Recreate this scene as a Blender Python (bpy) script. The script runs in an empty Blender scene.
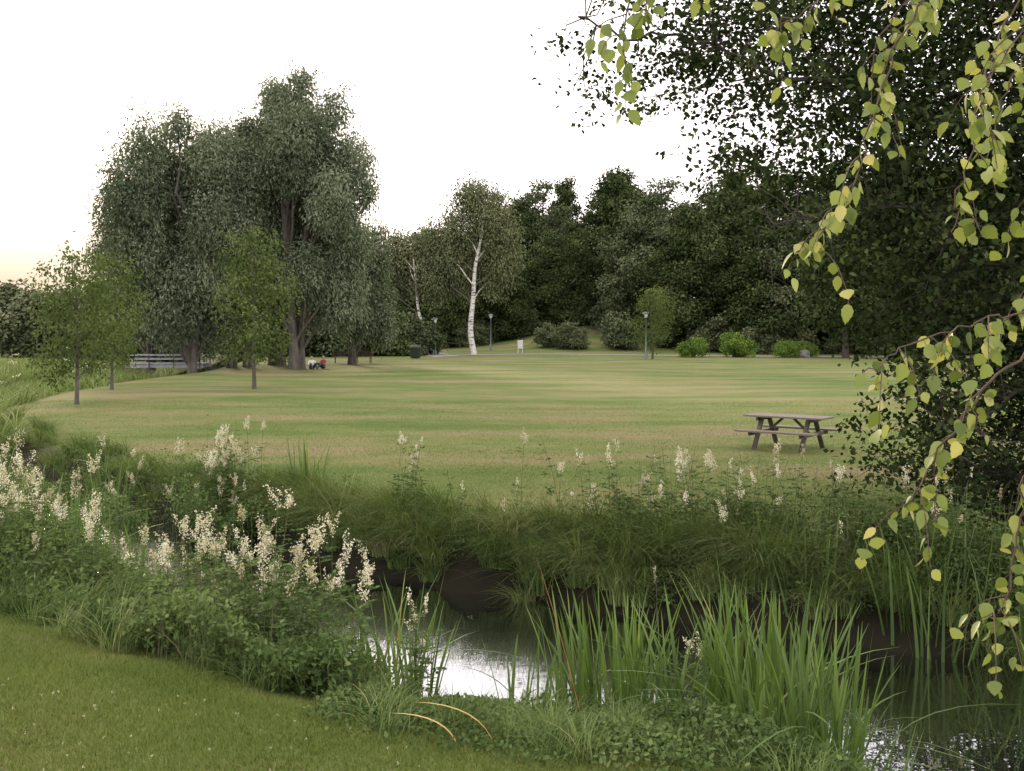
import bpy, math
import numpy as np
from mathutils import Vector, Matrix
R = np.random.default_rng(7)
S = bpy.context.scene
S.view_settings.view_transform='Standard'
try: S.view_settings.look='None'
except Exception: pass
S.view_settings.exposure=0
D2=bpy.data
UP=np.array([0,0,1.0])
CAMZ=2.4
WZ=-.62

# ------------------------------------------------------------------ helpers
def unit(a):
    return a/np.maximum(np.linalg.norm(a,axis=-1,keepdims=True),1e-9)
def rdir(n,r=R): return unit(r.normal(size=(n,3)))
def smooth(a,b,x):
    t=np.clip((x-a)/(b-a),0,1); return t*t*(3-2*t)

class MB:
    def __init__(s): s.V=[];s.F=[];s.M=[];s.A=[];s.n=0
    def add(s,v,f,mat=0,val=0.5):
        v=np.asarray(v,dtype=np.float32).reshape(-1,3); f=np.asarray(f,dtype=np.int64).reshape(-1,3)
        s.V.append(v); s.F.append(f+s.n); s.n+=len(v)
        s.M.append(np.full(len(f),mat,dtype=np.int32))
        s.A.append(np.broadcast_to(np.asarray(val,dtype=np.float32),(len(f),)).copy())
    def mesh(s,name,mats,smoothsh=False):
        V=np.concatenate(s.V);F=np.concatenate(s.F).astype(np.int32);M=np.concatenate(s.M);A=np.concatenate(s.A)
        me=D2.meshes.new(name)
        me.vertices.add(len(V)); me.vertices.foreach_set('co',V.ravel())
        me.loops.add(len(F)*3); me.loops.foreach_set('vertex_index',F.ravel())
        me.polygons.add(len(F)); me.polygons.foreach_set('loop_start',np.arange(0,len(F)*3,3,dtype=np.int32))
        try: me.polygons.foreach_set('loop_total',np.full(len(F),3,dtype=np.int32))
        except Exception: pass
        for m in mats: me.materials.append(m)
        me.polygons.foreach_set('material_index',M)
        me.update(calc_edges=True)
        me.polygons.foreach_set('use_smooth',np.full(len(F),smoothsh))
        at=me.attributes.new('v','FLOAT','FACE'); at.data.foreach_set('value',A)
        return me
    def obj(s,name,mats,smoothsh=False,parent=None):
        return mkobj(name,s.mesh(name,mats,smoothsh),parent)
def mkobj(name,me,parent=None,loc=(0,0,0)):
    o=D2.objects.new(name,me); S.collection.objects.link(o); o.location=loc
    if parent: o.parent=parent
    return o
def empty(name,loc=(0,0,0),rz=0):
    o=D2.objects.new(name,None); S.collection.objects.link(o); o.location=loc; o.rotation_euler=(0,0,rz); o.empty_display_size=.2
    return o

T4=(np.array([[0,0,0],[.45,.5,.06],[1,0,-.03],[.45,-.5,.06]]),np.array([[0,1,2],[0,2,3]]))
T8=(np.array([[0,0,0],[.3,0,-.03],[.68,0,-.02],[1,0,-.08],[.3,.5,.06],[.68,.36,.03],[.3,-.5,.06],[.68,-.36,.03]]),
    np.array([[0,1,4],[1,2,5],[1,5,4],[2,3,5],[0,6,1],[1,6,7],[1,7,2],[2,7,3]]))
_u=[0,.10,.2,.3,.42,.55,.68,.8,.9,1]; _w=[0,.30,.43,.5,.5,.44,.33,.21,.1,0]
tv=[];tf=[]
for i,(u,w) in enumerate(zip(_u,_w)):
    curl=-.14*u*u
    ser=.03 if i%2 else -.02
    tv+= [[u,0,curl],[u-.02,w+ser*(0<i<9),curl+.13*w],[u-.02,-w-ser*(0<i<9),curl+.13*w]]
for i in range(9):
    a=3*i;b=a+3
    tf+=[[a,b,b+1],[a,b+1,a+1],[a,b+2,b],[a,a+2,b+2]]
TS=(np.array(tv),np.array(tf))

def leaves(mb,T,P,Dv,Nv,L,W,val,mat=1):
    tv,tf=T; n=len(P)
    if n==0: return
    Dv=unit(Dv); Sd=unit(np.cross(Nv,Dv)); Nn=np.cross(Dv,Sd)
    L=np.broadcast_to(L,(n,))[:,None,None]; W=np.broadcast_to(W,(n,))[:,None,None]
    v=P[:,None,:]+tv[None,:,0:1]*L*Dv[:,None,:]+tv[None,:,1:2]*W*Sd[:,None,:]+tv[None,:,2:3]*L*Nn[:,None,:]
    f=tf[None]+ (np.arange(n)*len(tv))[:,None,None]
    val=np.broadcast_to(val,(n,))
    mb.add(v.reshape(-1,3),f.reshape(-1,3),mat,np.repeat(val,len(tf)))

def blades(mb,P,h,w,az,lean,droop,segs,val,mat=0,taper=.8,twist=None,c=.6,r=R):
    n=len(P); t=np.linspace(0,1,segs+1)[None]
    h=np.broadcast_to(h,(n,))[:,None]; w=np.broadcast_to(w,(n,))[:,None]
    lean=np.broadcast_to(lean,(n,))[:,None]; droop=np.broadcast_to(droop,(n,))[:,None]
    hd=h*(lean*t+droop*t*t); z=h*(t-c*droop*t**2.2)
    dx=np.cos(az)[:,None];dy=np.sin(az)[:,None]
    C=np.stack([P[:,0:1]+hd*dx,P[:,1:2]+hd*dy,P[:,2:3]+z],-1)
    ta=az+math.pi/2+(r.uniform(-.7,.7,n) if twist is None else twist)
    sd=np.stack([np.cos(ta),np.sin(ta),np.zeros(n)],-1)[:,None,:]
    ww=(w*np.maximum((1-t)**taper,.03)*.5)[...,None]
    A=C-sd*ww;B=C+sd*ww
    v=np.stack([A,B],2).reshape(n,-1,3)
    f=[]
    for i in range(segs):
        a=2*i; f+=[[a,a+1,a+3],[a,a+3,a+2]]
    if segs==1: f=[[0,1,3]]
    f=np.array(f)
    m=len(f); f=f[None]+(np.arange(n)*(2*(segs+1)))[:,None,None]
    mb.add(v.reshape(-1,3),f.reshape(-1,3),mat,np.repeat(np.broadcast_to(val,(n,)),m))

def tube(mb,pts,rad,sides=6,mat=0,val=.5):
    P=np.asarray(pts,float); n=len(P); rad=np.broadcast_to(rad,(n,))
    Tn=unit(np.gradient(P,axis=0)); ref=np.array([1,0,0.]) if abs(Tn[:,0]).mean()<.7 else np.array([0,1,0.])
    A=unit(np.cross(Tn,ref)); B=np.cross(Tn,A)
    an=np.linspace(0,2*math.pi,sides,endpoint=False)
    v=P[:,None]+rad[:,None,None]*(np.cos(an)[None,:,None]*A[:,None]+np.sin(an)[None,:,None]*B[:,None])
    f=[]
    for i in range(n-1):
        for j in range(sides):
            a=i*sides+j;b=i*sides+(j+1)%sides;c=a+sides;d=b+sides
            f+=[[a,b,d],[a,d,c]]
    mb.add(v.reshape(-1,3),f,mat,val)
def catmull(P,n):
    P=np.asarray(P,float); Q=np.vstack([2*P[0]-P[1],P,2*P[-1]-P[-2]]); out=[]
    for i in range(len(P)-1):
        p0,p1,p2,p3=Q[i:i+4]
        for t in np.linspace(0,1,n,endpoint=False):
            out.append(.5*((2*p1)+(-p0+p2)*t+(2*p0-5*p1+4*p2-p3)*t*t+(-p0+3*p1-3*p2+p3)*t**3))
    out.append(P[-1]); return np.array(out)

# ------------------------------------------------------------------ materials
def newmat(name):
    m=D2.materials.new(name); m.use_nodes=True; nt=m.node_tree; nt.nodes.clear()
    o=nt.nodes.new('ShaderNodeOutputMaterial'); return m,nt,o
def rgba(c): return (c[0],c[1],c[2],1)
def ramp(nt,stops):
    r=nt.nodes.new('ShaderNodeValToRGB'); e=r.color_ramp.elements
    e[0].position=stops[0][0]; e[0].color=rgba(stops[0][1]); e[1].position=stops[-1][0]; e[1].color=rgba(stops[-1][1])
    for p,c in stops[1:-1]:
        k=e.new(p); k.color=rgba(c)
    return r
def noise(nt,scale,detail=4,vec=None,sc=None,rough=.6):
    n=nt.nodes.new('ShaderNodeTexNoise'); n.inputs['Scale'].default_value=scale; n.inputs['Detail'].default_value=detail; n.inputs['Roughness'].default_value=rough
    g=nt.nodes.new('ShaderNodeNewGeometry'); src=g.outputs['Position']
    if sc:
        mp=nt.nodes.new('ShaderNodeMapping'); mp.inputs['Scale'].default_value=sc; nt.links.new(src,mp.inputs['Vector']); src=mp.outputs[0]
    nt.links.new(src,n.inputs['Vector']); return n
def mixc(nt,a,b,fac,mode='MIX'):
    m=nt.nodes.new('ShaderNodeMix'); m.data_type='RGBA'; m.blend_type=mode
    for s,x in ((m.inputs['Factor'],fac),(m.inputs['A'],a),(m.inputs['B'],b)):
        if hasattr(x,'links') : nt.links.new(x,s)
        else: s.default_value = x if isinstance(x,(int,float)) else rgba(x)
    return m.outputs['Result']
def math_(nt,op,a,b=None,c=None,clamp=False):
    m=nt.nodes.new('ShaderNodeMath'); m.operation=op; m.use_clamp=clamp
    for i,x in enumerate((a,b,c)):
        if x is None: continue
        if hasattr(x,'links'): nt.links.new(x,m.inputs[i])
        else: m.inputs[i].default_value=x
    return m.outputs[0]
def leafmat(name,stops,trans=.3,rough=None,nscale=1.2,tcol=(1.25,1.3,.6)):
    m,nt,o=newmat(name)
    a=nt.nodes.new('ShaderNodeAttribute'); a.attribute_name='v'
    n=noise(nt,nscale,0)
    x=math_(nt,'MULTIPLY_ADD',n.outputs['Fac'],.5,-.25); x=math_(nt,'ADD',x,a.outputs['Fac'])
    r=ramp(nt,stops); nt.links.new(x,r.inputs[0])
    if rough:
        p=nt.nodes.new('ShaderNodeBsdfPrincipled'); nt.links.new(r.outputs[0],p.inputs['Base Color']); p.inputs['Roughness'].default_value=rough
        p.inputs['Specular IOR Level'].default_value=.3
    else:
        p=nt.nodes.new('ShaderNodeBsdfDiffuse'); nt.links.new(r.outputs[0],p.inputs['Color'])
    if trans<=0:
        nt.links.new(p.outputs[0],o.inputs[0]); return m
    t=nt.nodes.new('ShaderNodeBsdfTranslucent'); nt.links.new(mixc(nt,r.outputs[0],tcol,1.0,'MULTIPLY'),t.inputs['Color'])
    mx=nt.nodes.new('ShaderNodeMixShader'); mx.inputs[0].default_value=trans
    nt.links.new(p.outputs[0],mx.inputs[1]); nt.links.new(t.outputs[0],mx.inputs[2]); nt.links.new(mx.outputs[0],o.inputs[0])
    return m
def plain(name,c0,c1,scale=8,rough=.7,bump=.3,sc=None,metal=0,lo=.3,hi=.7):
    m,nt,o=newmat(name); n=noise(nt,scale,5,sc=sc)
    r=ramp(nt,[(lo,c0),(hi,c1)]); nt.links.new(n.outputs['Fac'],r.inputs[0])
    p=nt.nodes.new('ShaderNodeBsdfPrincipled'); nt.links.new(r.outputs[0],p.inputs['Base Color']); p.inputs['Roughness'].default_value=rough; p.inputs['Metallic'].default_value=metal
    if bump:
        b=nt.nodes.new('ShaderNodeBump'); b.inputs['Strength'].default_value=bump; b.inputs['Distance'].default_value=.02; nt.links.new(n.outputs['Fac'],b.inputs['Height']); nt.links.new(b.outputs[0],p.inputs['Normal'])
    nt.links.new(p.outputs[0],o.inputs[0]); return m

M_bark=plain('bark_dark',(.025,.02,.016),(.075,.062,.05),6,.9,.6,sc=(1,1,.25))
M_barkg=plain('bark_grey',(.06,.052,.045),(.16,.145,.125),5,.9,.6,sc=(1,1,.25))
M_birch=plain('bark_birch',(.10,.09,.08),(.66,.64,.6),1.6,.7,.2,sc=(1,1,5),lo=.38,hi=.48)
M_twig=plain('twig_bark',(.06,.035,.025),(.13,.085,.06),40,.7,.2)
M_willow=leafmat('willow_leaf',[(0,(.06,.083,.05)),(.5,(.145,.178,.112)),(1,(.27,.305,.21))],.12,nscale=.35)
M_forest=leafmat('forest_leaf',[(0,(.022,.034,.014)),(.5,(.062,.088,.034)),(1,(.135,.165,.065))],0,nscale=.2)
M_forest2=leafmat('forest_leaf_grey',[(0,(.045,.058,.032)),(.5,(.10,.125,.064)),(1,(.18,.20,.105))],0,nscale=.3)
M_hazy=leafmat('hazy_leaf',[(0,(.08,.10,.055)),(.5,(.15,.175,.095)),(1,(.24,.25,.15))],0,nscale=.2)  # distance haze painted into the leaf colour as a paler tone
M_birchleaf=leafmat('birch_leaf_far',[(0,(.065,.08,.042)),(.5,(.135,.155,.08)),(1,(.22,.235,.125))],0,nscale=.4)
M_young=leafmat('young_leaf',[(0,(.05,.072,.028)),(.5,(.10,.14,.05)),(1,(.17,.215,.085))],.25,nscale=.6)
M_bush=leafmat('bright_bush_leaf',[(0,(.06,.11,.02)),(.5,(.14,.22,.045)),(1,(.25,.34,.08))],0,nscale=.6)
M_alder=leafmat('alder_leaf',[(0,(.014,.020,.011)),(.5,(.038,.056,.025)),(1,(.10,.13,.048))],.2,nscale=.8)
M_nearleaf=leafmat('near_birch_leaf',[(0,(.10,.14,.035)),(.45,(.22,.28,.08)),(.8,(.38,.41,.15)),(1,(.55,.50,.2))],.35,.4,nscale=3,tcol=(1.1,1.1,.5))  # raised albedo stands in for flash light on the near leaves
M_grass=leafmat('lawn_grass',[(0,(.07,.10,.024)),(.45,(.15,.20,.052)),(.75,(.225,.245,.085)),(1,(.33,.28,.15))],.2,nscale=.8)
M_tus=leafmat('tussock_grass',[(0,(.045,.07,.024)),(.5,(.125,.18,.06)),(.85,(.22,.28,.11)),(1,(.36,.33,.18))],.25,nscale=.9)
M_reed=leafmat('reed_leaf',[(0,(.10,.14,.05)),(.5,(.19,.25,.09)),(1,(.30,.34,.16))],.2,nscale=.3)
M_iris=leafmat('iris_leaf',[(0,(.05,.09,.025)),(.5,(.12,.19,.055)),(.93,(.23,.32,.10)),(1,(.3,.3,.1))],.35,.4,nscale=1.5)
M_irisdead=plain('iris_leaf_brown',(.24,.10,.05),(.42,.2,.10),12,.6,.1)
M_strawm=plain('straw_leaf',(.4,.26,.08),(.6,.42,.14),12,.6,.1)
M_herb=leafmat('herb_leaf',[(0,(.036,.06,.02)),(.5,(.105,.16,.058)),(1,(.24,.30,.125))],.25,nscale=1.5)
M_flower=leafmat('meadowsweet_flower',[(0,(.50,.45,.28)),(.5,(.76,.72,.53)),(1,(.92,.9,.76))],.25,nscale=3,tcol=(1,1,.9))
M_stem=plain('herb_stem',(.07,.09,.03),(.14,.14,.06),20,.7,0)
M_wood=plain('weathered_wood',(.12,.10,.085),(.27,.24,.2),9,.8,.4,sc=(1,6,6))
M_woodd=plain('bench_wood',(.05,.04,.03),(.12,.1,.08),9,.8,.4)
M_dkgreen=plain('green_paint',(.02,.035,.025),(.035,.055,.04),5,.5,.1)
M_lampm=plain('lamp_metal',(.10,.13,.14),(.16,.19,.2),5,.4,0,metal=.3)
M_glass=plain('lamp_diffuser',(.6,.62,.62),(.75,.76,.76),5,.3,0)
M_signw=plain('white_paint',(.62,.62,.6),(.8,.8,.78),4,.5,.05)
M_conc=plain('concrete',(.30,.32,.36),(.46,.48,.52),3,.8,.2)
M_asph=plain('path_gravel',(.22,.21,.20),(.34,.32,.30),2.5,.9,.2)
M_rock=plain('rock',(.12,.12,.12),(.28,.27,.26),3,.9,.5)

# ------------------------------------------------------------------ stream + terrain
CL=catmull([(16,2.2),(9,5.8),(4,8.1),(-.7,10.3),(-4,12.9),(-9,17.5),(-14.5,25),(-18.3,33),(-20.2,42),(-21.2,52),(-21.2,66),(-25,90),(-32,130)],26)
CT=unit(np.gradient(CL,axis=0)); CN=np.stack([CT[:,1],-CT[:,0]],-1)
def sdist(x,y):
    x=np.asarray(x,float).ravel();y=np.asarray(y,float).ravel(); out=np.empty(len(x))
    for i in range(0,len(x),20000):
        dx=x[i:i+20000,None]-CL[None,:,0]; dy=y[i:i+20000,None]-CL[None,:,1]
        d=dx*dx+dy*dy; k=d.argmin(1); ii=np.arange(len(k))
        sg=dx[ii,k]*CN[k,0]+dy[ii,k]*CN[k,1]
        out[i:i+20000]=np.where(sg>=0,1,-1)*np.where(d[ii,k]<9,np.abs(sg),np.sqrt(d[ii,k]))
    return out
def ht_s(x,y,s):
    x=np.asarray(x,float).ravel();y=np.asarray(y,float).ravel()
    wob=.12*np.sin(x*1.7+y*.9)+.08*np.sin(x*3.1-y*2.3)
    a=np.interp(s+wob,[0,1.45,1.75,2.1,3.2,6],[-1.2,-.75,-.4,-.15,-.02,0])
    nf=1-.75*smooth(14,30,y)
    wide=.75*smooth(1.6,2.8,x)*(1-smooth(9,12,x))      # the pool widens on the near side
    b=np.interp(-s+wob-wide,[0,1.5,2.0,2.8,3.8,8,14,40],[-1.2,-.75,-.42,-.12,.12,.62,.85,1.0])
    b=np.where(b>0,b*nf,b)
    z=np.where(s>=0,a,b)
    far=smooth(20,35,y)*(1-smooth(80,95,y))
    z=z+.06*np.sin(x*.21+1)*np.sin(y*.13)*far*smooth(3,8,np.abs(s))
    z=z+7.5*smooth(105,175,y)*smooth(-16,14,x)
    z=z+1.2*smooth(110,130,y)*np.exp(-((x-9)/7)**2)
    return z
def ht(x,y): return ht_s(x,y,sdist(x,y))
def bank(X,s):
    X=np.asarray(X,float); s=np.asarray(s,float); out=np.empty((len(X),2))
    for i in range(0,len(X),20000):
        x_=X[i:i+20000];s_=s[i:i+20000]
        k=np.abs(CL[None,:230,0]+CN[None,:230,0]*s_[:,None]-x_[:,None]).argmin(1)
        p=CL[k]+CN[k]*s_[:,None]; d=x_-p[:,0]; t=CT[k]; q=np.clip(d/np.minimum(t[:,0],-.15),-.3,.3)
        out[i:i+20000]=p+t*q[:,None]
    return np.column_stack([out,ht(out[:,0],out[:,1])])
def axis(lo,a,b,hi,st,g):
    L=[a];d=st
    while L[-1]>lo: d*=g; L.append(L[-1]-d)
    U=[b];d=st
    while U[-1]<hi: d*=g; U.append(U[-1]+d)
    return np.array(L[::-1]+list(np.arange(a+st,b-st*.5,st))+U)
xs=axis(-900,-11,11,900,.16,1.06); ys=axis(-60,1,20,1500,.16,1.05)
X,Y=np.meshgrid(xs,ys); nx,ny=len(xs),len(ys)
sd=sdist(X,Y); Z=ht_s(X,Y,sd)
V=np.column_stack([X.ravel(),Y.ravel(),Z])
ii=(np.arange(ny-1)[:,None]*nx+np.arange(nx-1)[None]).ravel()
F=np.concatenate([np.column_stack([ii,ii+1,ii+nx+1]),np.column_stack([ii,ii+nx+1,ii+nx])])
m,nt,o=newmat('ground_grass')
za=nt.nodes.new('ShaderNodeAttribute'); za.attribute_name='mud'
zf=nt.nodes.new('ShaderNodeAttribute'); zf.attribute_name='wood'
n1=noise(nt,1,5,sc=(.10,.32,1)); n2=noise(nt,1,5,sc=(1.3,2.6,1),rough=.7); n3=noise(nt,60,3); n4=noise(nt,1,3,sc=(.02,.55,1))
n1b=noise(nt,1,4,sc=(.35,.5,1))
r1=ramp(nt,[(.22,(.105,.155,.043)),(.42,(.15,.188,.062)),(.56,(.205,.198,.088)),(.72,(.255,.208,.122))])
x=math_(nt,'MULTIPLY',n1.outputs['Fac'],1.5); x=math_(nt,'MULTIPLY_ADD',n1b.outputs['Fac'],.6,x); x=math_(nt,'MULTIPLY_ADD',n2.outputs['Fac'],.6,x)
x=math_(nt,'MULTIPLY_ADD',n4.outputs['Fac'],.35,x); x=math_(nt,'SUBTRACT',x,1.07); nt.links.new(x,r1.inputs[0])
r3=ramp(nt,[(.25,(.55,.55,.55)),(.75,(1.35,1.35,1.3))]); nt.links.new(n3.outputs['Fac'],r3.inputs[0])
c=mixc(nt,r1.outputs[0],r3.outputs[0],1.0,'MULTIPLY')
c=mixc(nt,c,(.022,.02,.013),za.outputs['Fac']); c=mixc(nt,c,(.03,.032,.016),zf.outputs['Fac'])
p=nt.nodes.new('ShaderNodeBsdfPrincipled'); p.inputs['Roughness'].default_value=.95; p.inputs['Specular IOR Level'].default_value=.1
nt.links.new(c,p.inputs['Base Color'])
b=nt.nodes.new('ShaderNodeBump'); b.inputs['Strength'].default_value=.5;b.inputs['Distance'].default_value=.03; nt.links.new(n3.outputs['Fac'],b.inputs['Height']); nt.links.new(b.outputs[0],p.inputs['Normal'])
nt.links.new(p.outputs[0],o.inputs[0]); M_ground=m
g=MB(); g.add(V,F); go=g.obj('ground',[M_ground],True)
mud=1-smooth(2.2,3.0,np.where(sd>0,sd+.15,-sd-.5)); xx,yy=X.ravel(),Y.ravel()
mud=(mud*(1-.85*smooth(24,34,yy)*smooth(1.4,1.9,np.abs(sd)))).astype(np.float32)
at=go.data.attributes.new('mud','FLOAT','POINT'); at.data.foreach_set('value',mud)
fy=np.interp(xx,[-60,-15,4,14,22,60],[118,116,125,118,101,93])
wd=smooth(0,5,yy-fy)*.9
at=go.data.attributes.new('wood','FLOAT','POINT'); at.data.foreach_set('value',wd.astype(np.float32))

m,nt,o=newmat('stream_water')
p=nt.nodes.new('ShaderNodeBsdfPrincipled'); p.inputs['Base Color'].default_value=(.010,.011,.007,1); p.inputs['Roughness'].default_value=.25
gl=nt.nodes.new('ShaderNodeBsdfGlossy'); gl.inputs['Roughness'].default_value=.01; gl.inputs['Color'].default_value=(.92,.94,1,1)
lw=nt.nodes.new('ShaderNodeFresnel'); lw.inputs['IOR'].default_value=2.3
n=noise(nt,4,2,sc=(1,1.6,1)); bp=nt.nodes.new('ShaderNodeBump'); bp.inputs['Strength'].default_value=.04; bp.inputs['Distance'].default_value=.03
nt.links.new(n.outputs['Fac'],bp.inputs['Height']); nt.links.new(bp.outputs[0],gl.inputs['Normal'])
mm=math_(nt,'MULTIPLY_ADD',lw.outputs[0],1.1,.2,True)
mx=nt.nodes.new('ShaderNodeMixShader'); nt.links.new(mm,mx.inputs[0]); nt.links.new(p.outputs[0],mx.inputs[1]); nt.links.new(gl.outputs[0],mx.inputs[2]); nt.links.new(mx.outputs[0],o.inputs[0])
w=MB(); k=len(CL)
Lf=np.column_stack([CL-CN*3.1,np.full(k,WZ)]);Rt=np.column_stack([CL+CN*2.3,np.full(k,WZ)])
v=np.empty((2*k,3)); v[0::2]=Lf; v[1::2]=Rt; i=np.arange(k-1)*2
w.add(v,np.concatenate([np.column_stack([i,i+1,i+3]),np.column_stack([i,i+3,i+2])])); w.obj('stream_water',[m],True)

def ribbon(name,pts,wd,mat,off=.05):
    C=catmull(pts,14); T=unit(np.gradient(C,axis=0)); N=np.stack([-T[:,1],T[:,0]],-1)
    rows=[]
    for q in (-.5,-.17,.17,.5):
        p=C+N*wd*q; rows.append(np.column_stack([p,ht(p[:,0],p[:,1])+off-(.03 if abs(q)>.4 else 0)]))
    v=np.stack(rows,1).reshape(-1,3); f=[]
    for i in range(len(C)-1):
        for j in range(3):
            a=i*4+j; f+=[[a,a+1,a+5],[a,a+5,a+4]]
    b=MB(); b.add(v,f); return b.obj(name,[mat],True)
ribbon('gravel_path',[(-5.2,93),(-6.8,98),(-8.3,106),(-10.5,116),(-14,130)],3.2,M_asph)
ribbon('gravel_path',[(-6.3,98.6),(-1,102),(5,103),(13,99),(24,94),(40,90)],2.2,M_asph,.06)

# ------------------------------------------------------------------ trees
def tn(r,shape,lim=1.7):
    return np.clip(r.normal(size=shape),-lim,lim)*r.uniform(.8,1.05,size=shape[:1]+(1,))
def crown(mb,lobes,ncl,npl,cr,L,W,r,T=T4,mat=1,droop=.2,flat=.6,vbase=.5,shell=.3,vvar=.18):
    lobes=np.asarray(lobes,float); ar=(lobes[:,3]*lobes[:,5])**1.0; ar=ar/ar.sum()
    li=r.choice(len(lobes),ncl,p=ar); lo=lobes[li]; lv=r.normal(0,.09,len(lobes))[li]
    d=rdir(ncl,r); rad=r.uniform(0,1,ncl)**shell
    C=lo[:,:3]+d*rad[:,None]*lo[:,3:6]
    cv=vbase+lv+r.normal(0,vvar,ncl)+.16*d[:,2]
    n=ncl*npl; ci=np.repeat(np.arange(ncl),npl)
    cs=cr*r.uniform(.6,1.35,ncl)[ci]
    off=tn(r,(n,3))*np.array([1,1,flat])*cs[:,None]
    P=C[ci]+off
    Nv=unit(d[ci]*.6+np.array([0,0,.5])+r.normal(size=(n,3))*.6)
    Dv=unit(off/np.maximum(cs[:,None],.01)*.5+r.normal(size=(n,3))*.6+np.array([0,0,-droop*3]))
    leaves(mb,T,P,Dv,Nv,L*r.uniform(.6,1.3,n),W*r.uniform(.7,1.2,n),cv[ci]+r.normal(0,.08,n),mat)
    return C
def limb(mb,a,b,ra,rb,r,sides=5,seg=5,wob=.06,mat=0,sag=0):
    a=np.array(a,float);b=np.array(b,float);t=np.linspace(0,1,seg+1)[:,None]; L=np.linalg.norm(b-a)
    P=a+(b-a)*t; P=P+np.sin(t*math.pi)*r.normal(size=3)*L*wob+np.concatenate([np.zeros((1,3)),r.normal(size=(seg-1,3))*L*wob*.3,np.zeros((1,3))])
    P[:,2]+=np.sin(t[:,0]*math.pi)*L*sag
    tube(mb,P,np.linspace(ra,rb,seg+1),sides,mat,.5); return P
def broad(name,h,rw,seed,leafmat_,ncl=650,npl=34,L=.32,W=.22,nl=13,bark=M_bark,base=.25,shape='round',tr=.28,cr=.5,droop=.2,flat=.6):
    r=np.random.default_rng(seed); mb=MB()
    tp=np.array([[0,0,-.3],[r.normal(0,.1),r.normal(0,.1),h*.3],[r.normal(0,.25),r.normal(0,.25),h*.6],[r.normal(0,.3),r.normal(0,.3),h*.88]])
    if h<8: tp[:,:2]*=.35
    tc=catmull(tp,4); tube(mb,tc,np.linspace(tr,tr*.15,len(tc))*(1+.5*np.exp(-np.arange(len(tc))*1.2)),8,0)
    lobes=[]
    for i in range(nl):
        f=(i+.5)/nl; z=h*(base+(.93-base)*f)
        prof=math.sin(math.pi*min(1,(.18+.80*f)))**.6 if shape=='round' else (1-.75*f) if shape=='cone' else math.sin(math.pi*(.25+.68*f))**.5
        a=i*2.4+r.uniform(-.5,.5); rr=rw*prof*r.uniform(.35,.7)
        lr=rw*r.uniform(.3,.5)*max(.45,prof); lz=lr*(1.5 if shape=='tall' else .85)
        lobes.append((rr*math.cos(a),rr*math.sin(a),z,lr,lr,lz))
        k=max(1,min(len(tc)-2,int(len(tc)*(.15+.7*f)))); limb(mb,tc[k],lobes[-1][:3],tr*.35*(1-.6*f),.03 if h>8 else .012,r)
    C=crown(mb,lobes,ncl,npl,cr,L,W,r,droop=droop,flat=flat)
    for c in C[::8]:
        l=min(lobes,key=lambda q:(q[0]-c[0])**2+(q[1]-c[1])**2+(q[2]-c[2])**2)
        limb(mb,l[:3],c,.035 if h>8 else .012,.01,r,3,3)
    return mb.mesh(name,[bark,leafmat_])
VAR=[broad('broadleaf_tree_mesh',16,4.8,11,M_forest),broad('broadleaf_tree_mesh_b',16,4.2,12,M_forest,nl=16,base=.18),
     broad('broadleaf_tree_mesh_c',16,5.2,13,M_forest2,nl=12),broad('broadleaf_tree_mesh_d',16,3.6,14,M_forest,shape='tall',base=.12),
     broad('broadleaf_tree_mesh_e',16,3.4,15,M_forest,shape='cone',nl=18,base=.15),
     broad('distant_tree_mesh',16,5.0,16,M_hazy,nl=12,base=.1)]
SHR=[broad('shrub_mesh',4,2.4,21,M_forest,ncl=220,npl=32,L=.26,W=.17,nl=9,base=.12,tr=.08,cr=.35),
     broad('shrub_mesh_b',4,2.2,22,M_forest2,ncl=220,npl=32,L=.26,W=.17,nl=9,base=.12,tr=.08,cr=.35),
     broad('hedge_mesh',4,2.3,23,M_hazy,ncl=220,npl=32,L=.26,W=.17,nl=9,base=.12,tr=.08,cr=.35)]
fr=np.random.default_rng(5)
F0=empty('forest')
def zt(x): return float(np.interp(x,[-15,-9.4,-3.7,2,10,21.5,58],[13.2,14.6,16.9,18.8,21.3,22.8,25]))
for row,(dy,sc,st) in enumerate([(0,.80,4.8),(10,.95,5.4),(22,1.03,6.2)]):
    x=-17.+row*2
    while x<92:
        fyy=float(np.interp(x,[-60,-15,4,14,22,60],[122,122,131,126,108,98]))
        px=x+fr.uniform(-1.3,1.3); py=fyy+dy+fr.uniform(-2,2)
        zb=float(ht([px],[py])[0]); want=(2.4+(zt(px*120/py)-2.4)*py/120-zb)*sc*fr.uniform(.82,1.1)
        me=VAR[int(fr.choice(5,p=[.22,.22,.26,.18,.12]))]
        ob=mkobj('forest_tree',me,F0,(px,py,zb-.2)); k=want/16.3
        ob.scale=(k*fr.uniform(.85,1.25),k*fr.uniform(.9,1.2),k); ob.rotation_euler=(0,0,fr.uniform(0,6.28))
        x+=st*fr.uniform(.75,1.25)
F1=empty('forest_understory')
x=-45.
while x<88:
    for dd in (2,9):
        fyy=float(np.interp(x,[-60,-15,4,14,22,60],[112,119,129,124,105,96]))
        px=x+fr.uniform(-1.5,1.5);py=fyy+dd+fr.uniform(-1,1); zb=float(ht([px],[py])[0])
        ob=mkobj('understory_shrub',SHR[int(fr.integers(2)) if dd==2 else 0],F1,(px,py,zb-.3)); k=fr.uniform(.5,1.05)*(1+.05*dd)
        ob.scale=(k*1.25,k*1.2,k); ob.rotation_euler=(0,0,fr.uniform(0,6.28))
    x+=3.0
F2=empty('distant_treeline')
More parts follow.
